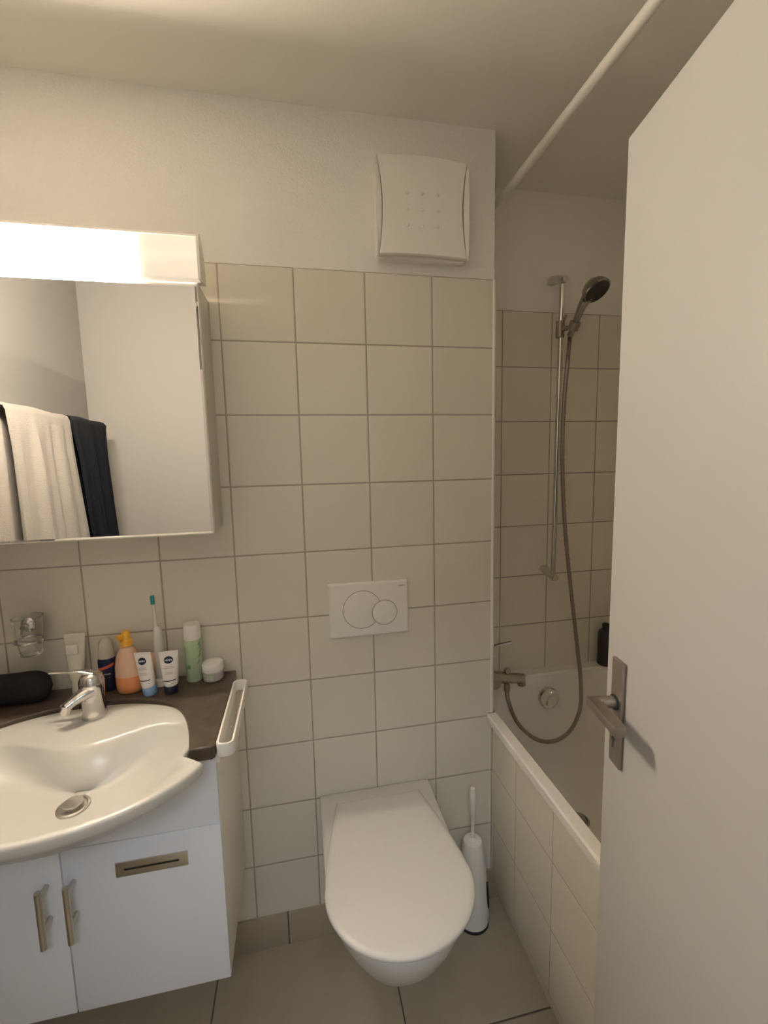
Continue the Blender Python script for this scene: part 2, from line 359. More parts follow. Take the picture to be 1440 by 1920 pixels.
# shower rail, hand shower, hose
t = thing('shower_rail', 'chrome vertical shower rail on the tiled wall above the tub', 'shower rail', (1.16, YN, 1.1))
RT = Vector((1.163, 0.2, 2.205)); RB = Vector((1.152, 0.2, 1.105))
b = B(); tube(b, [RB+Vector((0,0,-0.005)), RT+Vector((0,0,0.01))], 0.0095, 20); obj('pole', b, 'chrome', t)
for p in (RT, RB):
    b = B(); tube(b, [(p.x-0.004, YN+0.004, p.z+0.02), (p.x, 0.23, p.z+0.014), (p.x, 0.195, p.z), (p.x+0.002, 0.182, p.z-0.002)], [0.021, 0.018, 0.0175, 0.014], 20, smooth=4, flat=0.8)
    obj('wall_bracket', b, 'chrome', t)
b = B(); tube(b, [(1.158, 0.2, 2.005), (1.158, 0.2, 2.062)], 0.0155, 20); tube(b, [(1.158, 0.198, 2.032), (1.168, 0.168, 2.030)], [0.011, 0.008], 16)
ax_ = Vector((0.008, -0.056, 0.088)).normalized(); Tc = frame(Vector((1.172, 0.160, 2.000)) + ax_*0.036, ax_)
loft(b, [[(r*math.cos(2*PI*i/28), r*math.sin(2*PI*i/28), z) for i in range(28)] for r, z in ((0.0155, -0.014), (0.0185, -0.014), (0.0190, 0), (0.0185, 0.014), (0.0155, 0.014), (0.0155, -0.014))], cap0=False, cap1=False, T=Tc)
tube(b, [(1.158, 0.190, 2.05), (1.166, 0.176, 2.078)], [0.006, 0.005], 10); sl = obj('slider', b, 'steel', t)
t = thing('hand_shower', 'grey hand shower tilted in the slider at the top of the rail', 'shower head', (1.187, 0.16, 2.01))
b = B(); H0 = Vector((1.172, 0.160, 2.000)); H1 = Vector((1.180, 0.104, 2.088))
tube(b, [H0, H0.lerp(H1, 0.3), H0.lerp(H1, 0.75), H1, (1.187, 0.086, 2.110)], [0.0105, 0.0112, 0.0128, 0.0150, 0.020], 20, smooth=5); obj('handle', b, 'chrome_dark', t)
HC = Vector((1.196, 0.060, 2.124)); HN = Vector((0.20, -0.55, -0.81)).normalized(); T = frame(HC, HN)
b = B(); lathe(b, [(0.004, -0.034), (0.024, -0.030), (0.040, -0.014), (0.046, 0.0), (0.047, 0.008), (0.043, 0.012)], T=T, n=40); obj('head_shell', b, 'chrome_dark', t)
b = B(); lathe(b, [(0.041, 0.009), (0.040, 0.0135), (0.012, 0.015), (0, 0.0155)], T=T, n=40)
for rr, k in ((0.012, 6), (0.022, 10), (0.032, 16)):
    for i in range(k): lathe(b, [(0.0015, 0.013), (0.0013, 0.0175)], T=T @ tr(rr*math.cos(2*PI*i/k), rr*math.sin(2*PI*i/k), 0), n=6)
o = obj('spray_face', b, 'shower_face', t); o['label'] = 'dark spray face'
hose = [(1.172, 0.160, 1.998), (1.173, 0.163, 1.975), (1.168, 0.165, 1.90), (1.160, 0.168, 1.75), (1.160, 0.168, 1.55), (1.180, 0.17, 1.30), (1.212, 0.17, 1.06), (1.243, 0.165, 0.83),
        (1.254, 0.15, 0.68), (1.238, 0.13, 0.58), (1.187, 0.115, 0.508), (1.112, 0.11, 0.480), (1.035, 0.112, 0.503), (0.968, 0.12, 0.572), (0.936, 0.13, 0.655), (0.928, 0.13, 0.702)]
C0 = catmull(hose, 26); b = B()
tube(b, C0, [0.0072 + 0.0006*(1 if i % 2 else -1) for i in range(len(C0))], 12)
lathe(b, [(0.009, 0), (0.0115, 0.004), (0.0115, 0.024), (0.009, 0.028)], c=(0.928, 0.13, 0.6975), n=18)
o = obj('shower_hose', b, 'steel', loc=(1.18, 0.16, 1.2)); tag(o, 'long metal shower hose hanging in a loop over the tub', 'shower hose')

b = B(); tube(b, [(0.8843, YR, 2.413), (0.8843, YN, 2.413)], 0.0125, 24)
o = obj('shower_curtain_rod', b, 'plastic', loc=(0.8843, -0.6, 2.413)); tag(o, 'bare white shower curtain rod running below the ceiling', 'curtain rod')

t = thing('shampoo_bottle', 'dark bottle on the far tub ledge, mostly hidden by the door', 'bottle', (1.405, 0.225, BZ))
b = B(); lathe(b, [(0.026, 0), (0.030, 0.004), (0.030, 0.13), (0.026, 0.145), (0.014, 0.150)], c=(1.415, 0.222, BZ), n=28); obj('body', b, 'bottle_dark', t)
b = B(); lathe(b, [(0.015, 0.150), (0.015, 0.172), (0.012, 0.175)], c=(1.415, 0.222, BZ), n=24); obj('cap', b, 'black_rubber', t)

# ------------------------------------------------------------------ toilet
t = thing('toilet', 'white wall-hung toilet with closed lid', 'toilet', (0.397, 0.0, 0.10))
TCX = 0.397
def dring(hb, hm, ym, yf, z, y0=-0.002, n=30, e=2.02, back_r=0.01):
    """D outline: half width hb at the wall, hm at y=ym, superellipse front ending at yf"""
    pts = []
    for i in range(n+1):
        a = PI*i/n; c, s = math.cos(a), math.sin(a)
        pts.append((TCX + hm*math.copysign(abs(c)**(2/e), c), ym + (yf-ym)*abs(s)**(2/e), z))
    k = 6
    left = [(TCX - hm + (hm-hb)*(j/k)**1.35, ym + (y0-ym)*j/k, z) for j in range(1, k+1)]
    right = [(TCX + hm - (hm-hb)*(j/k)**1.35, ym + (y0-ym)*j/k, z) for j in range(k, 0, -1)]
    return pts + left + right
b = B()
rings = [dring(0.10, 0.085, -0.12, -0.20, 0.105), dring(0.115, 0.10, -0.14, -0.26, 0.15), dring(0.135, 0.122, -0.17, -0.345, 0.22), dring(0.155, 0.145, -0.20, -0.415, 0.30),
         dring(0.170, 0.164, -0.23, -0.465, 0.37), dring(0.178, 0.176, -0.26, -0.493, 0.42), dring(0.181, 0.182, -0.29, -0.506, 0.455),
         dring(0.183, 0.184, -0.30, -0.509, 0.482), dring(0.181, 0.181, -0.30, -0.505, 0.490), dring(0.172, 0.172, -0.30, -0.495, 0.493)]
loft(b, rings); obj('bowl', b, 'ceramic', t, smooth=50)
b = B(); loft(b, [rrect(TCX-0.001, (0.46+zt)/2, hw, (zt-0.46)/2, 0.008, y, plane='xz') for y, hw, zt in ((-0.003, 0.181, 0.502), (-0.008, 0.1825, 0.504), (-0.045, 0.1825, 0.504), (-0.075, 0.1825, 0.5015), (-0.105, 0.1825, 0.4965), (-0.15, 0.1815, 0.4925))]); obj('hinge_block', b, 'ceramic', t, smooth=60)
b = B()
LW, LM, LF, YM = 0.132, 0.188, -0.526, -0.350
rings = [dring(LW-0.006, LM-0.010, YM, LF+0.012, 0.4945, y0=-0.064), dring(LW-0.004, LM-0.006, YM, LF+0.008, 0.503, y0=-0.064)]
loft(b, rings); obj('seat', b, 'lid', t, smooth=50)
b = B()
rings = [dring(LW-0.002, LM-0.002, YM, LF+0.003, 0.5045, y0=-0.061), dring(LW, LM, YM, LF, 0.508, y0=-0.060), dring(LW, LM, YM, LF, 0.514, y0=-0.060),
         dring(LW-0.003, LM-0.003, YM, LF+0.003, 0.5175, y0=-0.063), dring(LW-0.012, LM-0.012, YM, LF+0.012, 0.5195, y0=-0.071), dring(LW-0.05, LM-0.05, YM, LF+0.06, 0.5205, y0=-0.10)]
loft(b, rings); obj('lid', b, 'lid', t, smooth=50)

# ------------------------------------------------------------------ flush plate
t = thing('flush_plate', 'white flush plate with two round buttons, on the tiles above the toilet', 'flush plate', (0.391, 0, 1.112))
b = B()
px0, px1, pz0, pz1 = 0.2665, 0.5155, 1.028, 1.1985
loft(b, [rrect((px0+px1)/2, (pz0+pz1)/2, (px1-px0)/2-d, (pz1-pz0)/2-d, 0.004, y, plane='xz') for d, y in ((0, 0.0), (0, -0.008), (0.003, -0.0105), (0.006, -0.011))]); obj('plate', b, 'plastic', t)
def disc_xz(bm, cx, cz, r, y0, y1, n=64, T=None, bev=0.0012):
    loft(bm, [[(cx+(r-d)*math.cos(2*PI*i/n), y, cz+(r-d)*math.sin(2*PI*i/n)) for i in range(n)] for d, y in ((0, y0), (0, y1+bev*0.6), (bev, y1))])
def ring_xz(bm, cx, cz, r, wd, y, n=72, a0=0, a1=360):
    rr = []
    for i in range(n+1):
        a = math.radians(a0+(a1-a0)*i/n); c, s = math.cos(a), math.sin(a)
        rr.append([(cx+(r-wd)*c, y+0.001, cz+(r-wd)*s), (cx+(r-wd)*c, y, cz+(r-wd)*s), (cx+(r+wd)*c, y, cz+(r+wd)*s), (cx+(r+wd)*c, y+0.001, cz+(r+wd)*s)])
    loft(bm, rr)
B1 = (0.3690, 1.1130, 0.0600); B2 = (0.4395, 1.0985, 0.0395)
# clip the big button's gap where the small button sits
d_ = math.hypot(B2[0]-B1[0], B2[1]-B1[1]); base = math.degrees(math.atan2(B2[1]-B1[1], B2[0]-B1[0]))
half = math.degrees(math.acos((B1[2]**2+d_**2-B2[2]**2)/(2*B1[2]*d_)))
b = B(); ring_xz(b, B1[0], B1[1], B1[2], 0.0009, -0.0114, a0=base+half, a1=base+360-half); ring_xz(b, B2[0], B2[1], B2[2], 0.0009, -0.0114)
o = obj('button_gap', b, 'grey_print', t); o['label'] = 'dark joint around the buttons'
b = B(); disc_xz(b, B1[0], B1[1], B1[2]-0.002, -0.0105, -0.0113); obj('full_flush_button', b, 'plastic', t)
b = B(); disc_xz(b, B2[0], B2[1], B2[2]-0.002, -0.0105, -0.0119); obj('half_flush_button', b, 'plastic', t)
b = B(); text_bm(b, 'GEBERIT', 0.0058, tr(0.494, -0.0112, 1.181) @ rot('X', 90), bold=0.00008); o = obj('lettering', b, 'grey_print', t)

# ------------------------------------------------------------------ extractor fan
t = thing('extractor_fan', 'square white extractor fan cover high on the plaster wall', 'ventilation fan', (0.578, 0.007, 2.28))
FX, FZ, FH = 0.5725, 2.276, 0.1345
b = B(); loft(b, [rrect(FX, FZ, FH-d, FH-0.003-d, 0.012, y, plane='xz') for d, y in ((0, 0.007), (0, -0.016), (0.002, -0.020), (0.008, -0.022))]); obj('housing', b, 'plastic', t)
def fan_outline(y, d=0.0):
    P = []; n = 14
    for i in range(n+1): # top edge, bulging up in the middle
        s = -1+2*i/n; P.append((FX+s*(FH-0.004-d), y-0.006*(1-s*s), FZ+FH-0.006-d+0.006*(1-s*s)))
    for i in range(1, n+1): # right edge, hollowed
        s = 1-2*i/n; P.append((FX+(FH-0.0035-d)-0.0145*(1-s*s), y, FZ+s*(FH-0.006-d)))
    for i in range(1, n+1): # bottom
        s = 1-2*i/n; P.append((FX+s*(FH-0.004-d), y-0.006*(1-s*s), FZ-(FH-0.006-d)+0.002*(1-s*s)))
    for i in range(1, n): # left edge, hollowed
        s = -1+2*i/n; P.append((FX-(FH-0.0035-d)+0.0145*(1-s*s), y, FZ+s*(FH-0.006-d)))
    return P
b = B(); loft(b, [fan_outline(-0.024), fan_outline(-0.034), fan_outline(-0.0365, 0.002)])
for i in range(3):
    for j in range(3):
        lathe(b, [(0.0052, -0.001), (0.0040, 0.0020), (0.0015, 0.0034)], T=frame((FX-0.005+(i-1)*0.044, -0.0417, FZ-0.008+(j-1)*0.042), (0, -1, 0)), n=14)
obj('front_panel', b, 'plastic', t, smooth=45)
for sg in (-1, 1):
    b = B(); P = []
    n = 14
    out = [(FX+sg*(FH-0.001+0.0035*(1-q*q)), q) for q in [-1+2*i/n for i in range(n+1)]]
    inn = [(FX+sg*(FH-0.0025-0.0115*(1-q*q)), q) for q in [-1+2*i/n for i in range(n+1)]]
    loft(b, [[(xo, -0.018, FZ+q*(FH-0.004)), (xo, -0.036, FZ+q*(FH-0.004)), (xi, -0.033, FZ+q*(FH-0.004)), (xi, -0.018, FZ+q*(FH-0.004))] for (xo, q), (xi, _) in zip(out, inn)])
    obj('side_fin', b, 'plastic', t, smooth=40)
b = B(); box(b, FX-0.11, FX+0.11, -0.030, -0.020, FZ-FH+0.012, FZ+FH-0.012); obj('inner_frame', b, 'grey_print', t)

# ------------------------------------------------------------------ toilet brush
t = thing('toilet_brush', 'white toilet brush in its rounded holder, right of the toilet', 'toilet brush', (0.714, -0.0585, 0))
BCX, BCY = 0.714, -0.0585
b = B(); lathe(b, [(0.056, 0), (0.056, 0.008), (0.052, 0.012)], c=(BCX, BCY, 0), n=40); o = obj('base_ring', b, 'black_rubber', t); o['label'] = 'black base ring'
b = B()
n = 48; rings = []
prof = [(0.055, 0.011), (0.0555, 0.03), (0.054, 0.08), (0.050, 0.14), (0.0445, 0.20), (0.039, 0.25), (0.034, 0.285), (0.030, 0.297), (0.015, 0.300)]
loft(b, [[(BCX+r*math.cos(2*PI*i/n), BCY+r*math.sin(2*PI*i/n), z) for i in range(n)] for r, z in prof]); obj('holder', b, 'plastic', t)
b = B()
A0 = math.radians(-40)
P = []
for i in range(13):
    s = -1+2*i/12; hw = 0.13*(1-s*s)**0.5+0.003; z = 0.115+s*0.05; r = 0.0548 - 0.00008*0 - max(0, (z-0.08))*0.068
    P.append([(BCX+(r-0.004)*math.cos(A0+a), BCY+(r-0.004)*math.sin(A0+a), z) for a in (hw, -hw)] + [(BCX+(r+0.0022)*math.cos(A0+a), BCY+(r+0.0022)*math.sin(A0+a), z) for a in (-hw, hw)])
loft(b, P); o = obj('side_slot', b, 'dark', t); o['label'] = 'dark oval opening'
b = B(); lathe(b, [(0.014, 0.296), (0.014, 0.304), (0.006, 0.308), (0.0055, 0.39)], c=(BCX, BCY, 0), n=20); obj('shaft', b, 'plastic', t)
b = B(); lathe(b, [(0.006, 0.378), (0.0095, 0.383), (0.0105, 0.43), (0.0105, 0.478), (0.008, 0.487), (0.0, 0.491)], c=(BCX, BCY, 0), n=20)
obj('handle', b, 'plastic', t)

# ------------------------------------------------------------------ vanity cabinet
VX0, VX1, VY, VZ0, VZ1 = -0.69, -0.0225, -0.312, 0.335, 0.9275
t = thing('vanity_cabinet', 'white wall-hung vanity cabinet with two doors under the washbasin', 'cabinet', (-0.356, -0.16, VZ0))
b = B()
box(b, VX0, VX0+0.018, VY, -0.001, VZ0, VZ1, 0.0008); box(b, VX1-0.018, VX1, VY, -0.001, VZ0, VZ1, 0.0008)
box(b, VX0+0.018, VX1-0.018, VY, -0.001, VZ0, VZ0+0.018); box(b, VX0+0.018, VX1-0.018, -0.012, -0.001, VZ0+0.018, VZ1)
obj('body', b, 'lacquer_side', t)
b = B(); XM = (VX0+VX1)/2
hx = [VX0-XM] + [-0.345-XM+q for q in (-0.292, -0.270, -0.238, -0.200, -0.155, -0.110, 0.0, 0.110, 0.155, 0.200, 0.238, 0.270, 0.292)] + [VX1-XM]
hz = [VZ1, VZ1, 0.892, 0.866, 0.847, 0.822, 0.800, 0.798, 0.800, 0.822, 0.847, 0.866, 0.892, VZ1, VZ1]
loft(b, [[(XM+x, VY-0.019, 0.7445), (XM+x, VY-0.001, 0.7445), (XM+x, VY-0.001, z), (XM+x, VY-0.019, z)] for x, z in zip(hx, hz)]); obj('upper_panel', b, 'lacquer', t, smooth=10)
GX = -0.3565
def bar_handle(door, x):
    b = B(); tube(b, [(x, VY-0.052, 0.548), (x, VY-0.052, 0.682)], 0.0065, 18); h = obj('handle', b, 'nickel', door)
    for z in (0.664, 0.586):
        b = B(); tube(b, [(x, VY-0.018, z), (x, VY-0.050, z)], 0.0055, 12); obj('handle_post', b, 'nickel', door)
b = B(); box(b, GX+0.0015, VX1, VY-0.019, VY-0.001, VZ0-0.002, 0.7415, 0.001); dr = obj('door', b, 'lacquer', t); bar_handle(dr, -0.335)
b = B(); box(b, VX0, GX-0.0015, VY-0.019, VY-0.001, VZ0-0.002, 0.7415, 0.001); dl = obj('door', b, 'lacquer', t); bar_handle(dl, -0.388)
b = B(); box(b, -0.2495, -0.0970, VY-0.0215, VY-0.018, 0.6545, 0.6900, 0.0008); vp_ = obj('vent_plate', b, 'nickel', dr); vp_['label'] = 'metal plate with a slot'
b = B(); box(b, -0.232, -0.116, VY-0.0223, VY-0.020, 0.6695, 0.6740, 0.0005); obj('slot', b, 'dark', dr)

# ------------------------------------------------------------------ counter slab
CZ = 0.958; XB = -0.345; CXR = -0.0165; CYF = -0.366
def cut_right():
    """basin cut-out, right half, from the front corner back to the middle"""
    return [(-0.068, -0.366), (-0.074, -0.340), (-0.086, -0.290), (-0.100, -0.245), (-0.118, -0.205), (-0.142, -0.170), (-0.175, -0.142), (-0.215, -0.122), (-0.262, -0.108), (-0.31, -0.102)]
CR = cut_right(); CL = [(2*XB-x, y) for x, y in reversed(CR)]
CV = [v.to_tuple() for v in catmull([(x, y, 0) for x, y in CR + [(XB, -0.101)] + CL], 4)]
b = B()
outer = []
for x, y, _ in CV:     # strips between the cut-out and the wall / sides
    outer.append((x, y))
top, bot = [], []
t_ = bmesh.new()
def slab(t_, inner, z0, z1, bevel=0.004):
    pts = [(CXR, -0.002)] + [(CXR, CYF+0.006), (CXR-0.006, CYF)] + [(x, y) for x, y in inner] + [(2*XB-CXR+0.006, CYF), (2*XB-CXR, CYF+0.006)] + [(2*XB-CXR, -0.002)]
    vs = [t_.verts.new((x, y, z1)) for x, y in pts]; f = t_.faces.new(vs)
    r = bmesh.ops.extrude_face_region(t_, geom=[f]); nv = [v for v in r['geom'] if isinstance(v, bmesh.types.BMVert)]
    bmesh.ops.translate(t_, vec=(0, 0, z0-z1), verts=nv)
    ee = [e for e in t_.edges if all(abs(v.co.z-z1) < 1e-6 for v in e.verts)]
    bmesh.ops.bevel(t_, geom=ee, offset=bevel, segments=3, profile=0.5, affect='EDGES')
    big = [f for f in t_.faces if len(f.verts) > 4]
    bmesh.ops.triangulate(t_, faces=big)
slab(t_, outer, CZ-0.030, CZ); merge(b, t_)
o = obj('counter_slab', b, 'stone', loc=(XB, -0.15, CZ-0.03), smooth=40); tag(o, 'brown stone counter slab curving around the washbasin', 'countertop')

# ------------------------------------------------------------------ washbasin (one lofted ceramic body)
t = thing('washbasin', 'white oval washbasin bowing out in front of the vanity cabinet', 'washbasin', (XB, -0.33, 0.93))
NB = 96
def basin_outline(th, grow=0.0):
    """outline radius point at angle th about (XB,-0.31): back follows the cut-out, front bows out"""
    c, s = math.cos(th), math.sin(th)
    if s >= 0:   # back half
        rx, ry, e = 0.272, 0.207, 2.15
    else:
        rx, ry, e = 0.331, 0.247, 2.25
    x = rx*math.copysign(abs(c)**(2/e), c)
    y = ry*math.copysign(abs(s)**(2/e), s)
    return x, y
def fr_profile(th):
    c, s = math.cos(th), math.sin(th)
    return c, s
YB0 = -0.310
def outline(z, d=0.0, k=1.0):
    P = []
    for i in range(NB):
        th = 2*PI*i/NB; c, s = math.cos(th), math.sin(th)
        if s >= 0:
            x, y = 0.276*math.copysign(abs(c)**(2/2.15), c), 0.206*abs(s)**(2/2.15)
        else:
            # flare from the cut-out width to the wide front lip just ahead of the slab
            a = min(1.0, max(0.0, -s-0.24)/0.16); a = a*a*(3-2*a)
            rx = 0.276 + (0.338-0.276)*a
            x, y = rx*math.copysign(abs(c)**(2/2.15), c), -0.243*abs(s)**(2/2.0)
        x *= k; y *= k
        L = math.hypot(x, y) or 1
        P.append((XB + x - d*x/L, YB0 + y - d*y/L, z))
    return P
def bowl(z, rx, ryb, ryf, yc, e=2.2, sag=0.0, flare=0.0, dx=0.0):
    P = []
    for i in range(NB):
        th = 2*PI*i/NB; c, s = math.cos(th), math.sin(th)
        a = min(1.0, max(0.0, -s-0.24)/0.16); a = a*a*(3-2*a)
        x = rx*(1+flare*a)*math.copysign(abs(c)**(2/e), c); y = (ryb if s >= 0 else ryf)*math.copysign(abs(s)**(2/e), s)
        if s > 0: y -= sag*math.cos(x/rx*PI/2)**2 * min(1, s*2.2)
        P.append((XB+dx+x, yc+y, z))
    return P
RZ = 0.949
rings = [outline(0.815, 0.0, 0.40), outline(0.862, 0.0, 0.72), outline(0.905, 0.016, 0.93), outline(0.920, 0.005), outline(0.929, 0.0), outline(RZ-0.007, 0.0), outline(RZ-0.002, 0.002), outline(RZ, 0.006),
         outline(RZ-0.0005, 0.013), bowl(RZ-0.004, 0.254, 0.155, 0.222, -0.315, 2.2, 0.110, 0.14, 0.012), bowl(RZ-0.012, 0.242, 0.147, 0.208, -0.316, 2.2, 0.112, 0.12, 0.016), bowl(RZ-0.030, 0.220, 0.130, 0.184, -0.320, 2.15, 0.104, 0.08, 0.022),
         bowl(RZ-0.052, 0.190, 0.108, 0.154, -0.328, 2.1, 0.088, 0.04, 0.028), bowl(RZ-0.069, 0.152, 0.086, 0.120, -0.340, 2.05, 0.062, 0, 0.034), bowl(RZ-0.080, 0.105, 0.064, 0.083, -0.352, 2, 0.030, 0, 0.038), bowl(RZ-0.0855, 0.06, 0.045, 0.048, -0.360, 2, 0, 0, 0.041), bowl(RZ-0.087, 0.03, 0.03, 0.03, -0.362, 2, 0, 0, 0.042)]
b = B(); loft(b, rings); obj('basin', b, 'ceramic', t, smooth=60)
DR = (XB+0.042, -0.362, RZ-0.0868)
b = B(); lathe(b, [(0.031, 0.0), (0.031, 0.0035), (0.026, 0.0045), (0.024, 0.002), (0.0, 0.002)], c=DR, n=36); dn = obj('drain', b, 'chrome_dull', t)
b = B(); lathe(b, [(0.010, 0.002), (0.010, 0.008), (0.019, 0.010), (0.0185, 0.013), (0.0, 0.0145)], c=DR, n=32); obj('plug', b, 'chrome_dull', dn)

# basin tap
FB = Vector((-0.3395, -0.150, RZ-0.001))
t = thing('basin_mixer_tap', 'chrome single-lever tap standing at the back of the washbasin', 'tap', FB)
b = B(); lathe(b, [(0.028, 0), (0.0285, 0.005), (0.0265, 0.010), (0.026, 0.028), (0.0265, 0.055), (0.028, 0.075), (0.028, 0.092), (0.024, 0.106), (0.016, 0.114), (0.0, 0.116)], c=FB, n=36, T=None)
obj('body', b, 'chrome', t, smooth=60)
b = B(); tube(b, [FB+Vector((0, -0.008, 0.072)), FB+Vector((-0.016, -0.024, 0.066)), FB+Vector((-0.030, -0.036, 0.059)), FB+Vector((-0.041, -0.045, 0.052))], [0.023, 0.018, 0.0145, 0.0135], 22, smooth=5, flat=0.8)
tube(b, [FB+Vector((-0.040, -0.044, 0.056)), FB+Vector((-0.043, -0.046, 0.037))], 0.0125, 20); obj('spout', b, 'chrome', t, smooth=50)
b = B(); tube(b, [FB+Vector((0.004, 0.0, 0.110)), FB+Vector((-0.022, -0.006, 0.121)), FB+Vector((-0.055, -0.008, 0.123)), FB+Vector((-0.086, -0.010, 0.126))], [0.016, 0.009, 0.005, 0.0055], 16, smooth=5, flat=0.5)
obj('lever', b, 'chrome', t, smooth=50)
b = B(); tube(b, [FB+Vector((0.024, 0.004, 0.018)), FB+Vector((0.034, 0.010, 0.021)), FB+Vector((0.052, 0.018, 0.026))], 0.0014, 8); obj('pull_rod', b, 'dark', t)

# towel ring on the side of the cabinet
t = thing('towel_holder', 'white loop towel holder on the right side of the vanity cabinet', 'towel holder', (-0.0225, -0.2, 0.945))
b = B()
x0, x1, y0, y1, r, k, w_ = -0.0115, 0.0215, -0.362, -0.070, 0.013, 7, 0.0032
LP = [q[:2] for q in rrect((x0+x1)/2, (y0+y1)/2, (x1-x0)/2, (y1-y0)/2, r, 0, k)]; NP = len(LP); rings = []
for i, (x, y) in enumerate(LP):
    p0 = LP[i-1]; p1 = LP[(i+1) % NP]; dx, dy = p1[0]-p0[0], p1[1]-p0[1]; L = math.hypot(dx, dy); nx, ny = dy/L, -dx/L
    rings.append([(x+nx*w_*a, y+ny*w_*a, z) for a, z in ((1, 0.930), (1, 0.957), (0.6, 0.9595), (-0.6, 0.9595), (-1, 0.957), (-1, 0.930))])
rings.append(rings[0]); loft(b, rings, cap0=False, cap1=False); bmesh.ops.remove_doubles(b, verts=b.verts, dist=1e-6); obj('loop', b, 'plastic', t)
b = B(); box(b, -0.0222, -0.0085, -0.350, -0.082, 0.908, 0.9275, 0.002); box(b, -0.0150, -0.0088, -0.350, -0.082, 0.9275, 0.934); obj('mounting_strip', b, 'plastic', t)

# ------------------------------------------------------------------ mirror cabinet
KX0, KX1, KYF, KZ0, KZ1 = -0.69, -0.0265, -0.142, 1.394, 2.008
t = thing('mirror_cabinet', 'mirror cabinet on the wall above the washbasin', 'mirror cabinet', (-0.36, -0.07, KZ0))
b = B(); box(b, KX0, KX1, KYF+0.020, 0.001, KZ0+0.002, KZ1, 0.0012); obj('body', b, 'aluminium', t)
b = B(); box(b, KX0, KX1, KYF, KYF+0.018, KZ0, KZ1-0.002, 0.0015); md = obj('door', b, 'plastic', t)
b = B()
x0, x1, z0, z1, y = KX0+0.002, KX1-0.002, KZ0+0.003, KZ1-0.004, KYF-0.0012
loft(b, [rrect((x0+x1)/2, (z0+z1)/2, (x1-x0)/2-d, (z1-z0)/2-d, 0.0008, yy, 2, plane='xz') for d, yy in ((0, KYF+0.001), (0, KYF-0.0004), (0.0045, KYF-0.0025))])
o = obj('mirror_pane', b, 'mirror', md, smooth=3); o['label'] = 'mirror with a bevelled edge'

# lamp on top of the cabinet: its own light
def make_lamp():
    LX0, LX1 = -0.69, -0.0125; mid = (LX0+LX1)/2
    t = thing('cabinet_lamp', 'lit strip lamp across the top of the mirror cabinet', 'lamp', (mid, -0.13, 2.010))
    pr_ = [(-0.168, 2.004), (-0.170, 2.010), (-0.1705, 2.080), (-0.167, 2.1015), (-0.157, 2.1085), (-0.144, 2.1065), (-0.128, 2.092), (-0.116, 2.070), (-0.109, 2.045), (-0.106, 2.011)]
    fr_ = pr_[:3] + [(-0.1695, 2.0965), (-0.1675, 2.0965), (-0.168, 2.079), (-0.1675, 2.010), (-0.166, 2.0065), (-0.1455, 2.0065), (-0.1455, 2.004)]
    bk_ = [(-0.1445, 2.011), (-0.1445, 2.0975), (-0.1693, 2.0975), (-0.1670, 2.1015), (-0.157, 2.1085), (-0.144, 2.1065)] + pr_[6:]
    b = B(); loft(b, [[(x, y, z) for y, z in fr_] for x in (LX0+0.006, LX1-0.006)]); o = obj('diffuser', b, 'lamp', t, smooth=60); o['label'] = 'glowing front cover'
    b = B(); loft(b, [[(x, y, z) for y, z in bk_] for x in (LX0+0.006, LX1-0.006)]); obj('housing', b, 'plastic', t, smooth=60)
    for x0, x1 in ((LX0, LX0+0.006), (LX1-0.006, LX1)):
        b = B(); q = [(y*1.0+(0.126+y)*0.03, z+(0.0012 if z > 2.05 else -0.0002)) for y, z in pr_]
        loft(b, [[(x, y, z) for y, z in q] for x in (x0, x1)]); obj('end_cap', b, 'plastic', t, smooth=40)
make_lamp()

# ------------------------------------------------------------------ door
HF = Vector((0.6455, -0.7515, 0)); DD = Vector((-0.1943, -0.9809, 0)).normalized(); NL = Vector((-DD.y, DD.x, 0)) * -1   # NL points out of the visible face
if NL.x > 0: NL = -NL
DM = Matrix((DD, -NL, Vector((0,0,1)))).transposed().to_4x4(); DM.translation = HF      # local x along the door, y into its thickness
if DM.determinant() < 0: pass
t = thing('door', 'open white door leaf with a metal lever handle, at the right edge', 'door', (0.575, -1.1, 0.006))
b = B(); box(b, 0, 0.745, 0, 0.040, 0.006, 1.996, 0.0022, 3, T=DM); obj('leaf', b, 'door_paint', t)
def dbox(*a, **k): return box(*a, T=DM, **k)
b = B(); dbox(b, 0.0250, 0.0535, -0.0060, 0.0, 1.1145, 1.2765, bev=0.0010); esc = obj('handle_plate', b, 'steel', t)
b = B(); dbox(b, 0.0340, 0.0385, -0.0066, -0.004, 1.138, 1.152, bev=0.002)
lathe(b, [(0.0038, 0), (0.0038, 0.0006)], T=DM @ frame((0.03625, -0.0060, 1.153), (0, -1, 0)), n=16); o = obj('keyhole', b, 'dark', esc)
b = B(); lathe(b, [(0.0112, 0), (0.0112, 0.0022)], T=DM @ frame((0.037, -0.0060, 1.211), (0, -1, 0)), n=24); obj('handle_collar', b, 'black_rubber', esc)
b = B()
def dp(x, y, z): return DM @ Vector((x, y, z))
tube(b, [dp(0.037, -0.006, 1.211), dp(0.037, -0.030, 1.211)], 0.0088, 24)
# flat lever bar with a mitred corner, turning at the neck and running along the door
plan = [(0.0285, -0.026), (0.0285, -0.0445), (0.104, -0.0445), (0.108, -0.0425), (0.108, -0.0285), (0.104, -0.0265), (0.050, -0.0275), (0.0455, -0.026)]
loft(b, [[DM @ Vector((cx_+(x-cx_)*k_, cy_+(y-cy_)*k2_, z)) for x, y in plan] for cx_, cy_, k_, k2_, z in ((0.066, -0.035, 0.975, 0.86, 1.2025), (0.066, -0.035, 1, 1, 1.2045), (0.066, -0.035, 1, 1, 1.2150), (0.066, -0.035, 0.985, 0.93, 1.2165))])
obj('lever', b, 'steel', t, smooth=30)

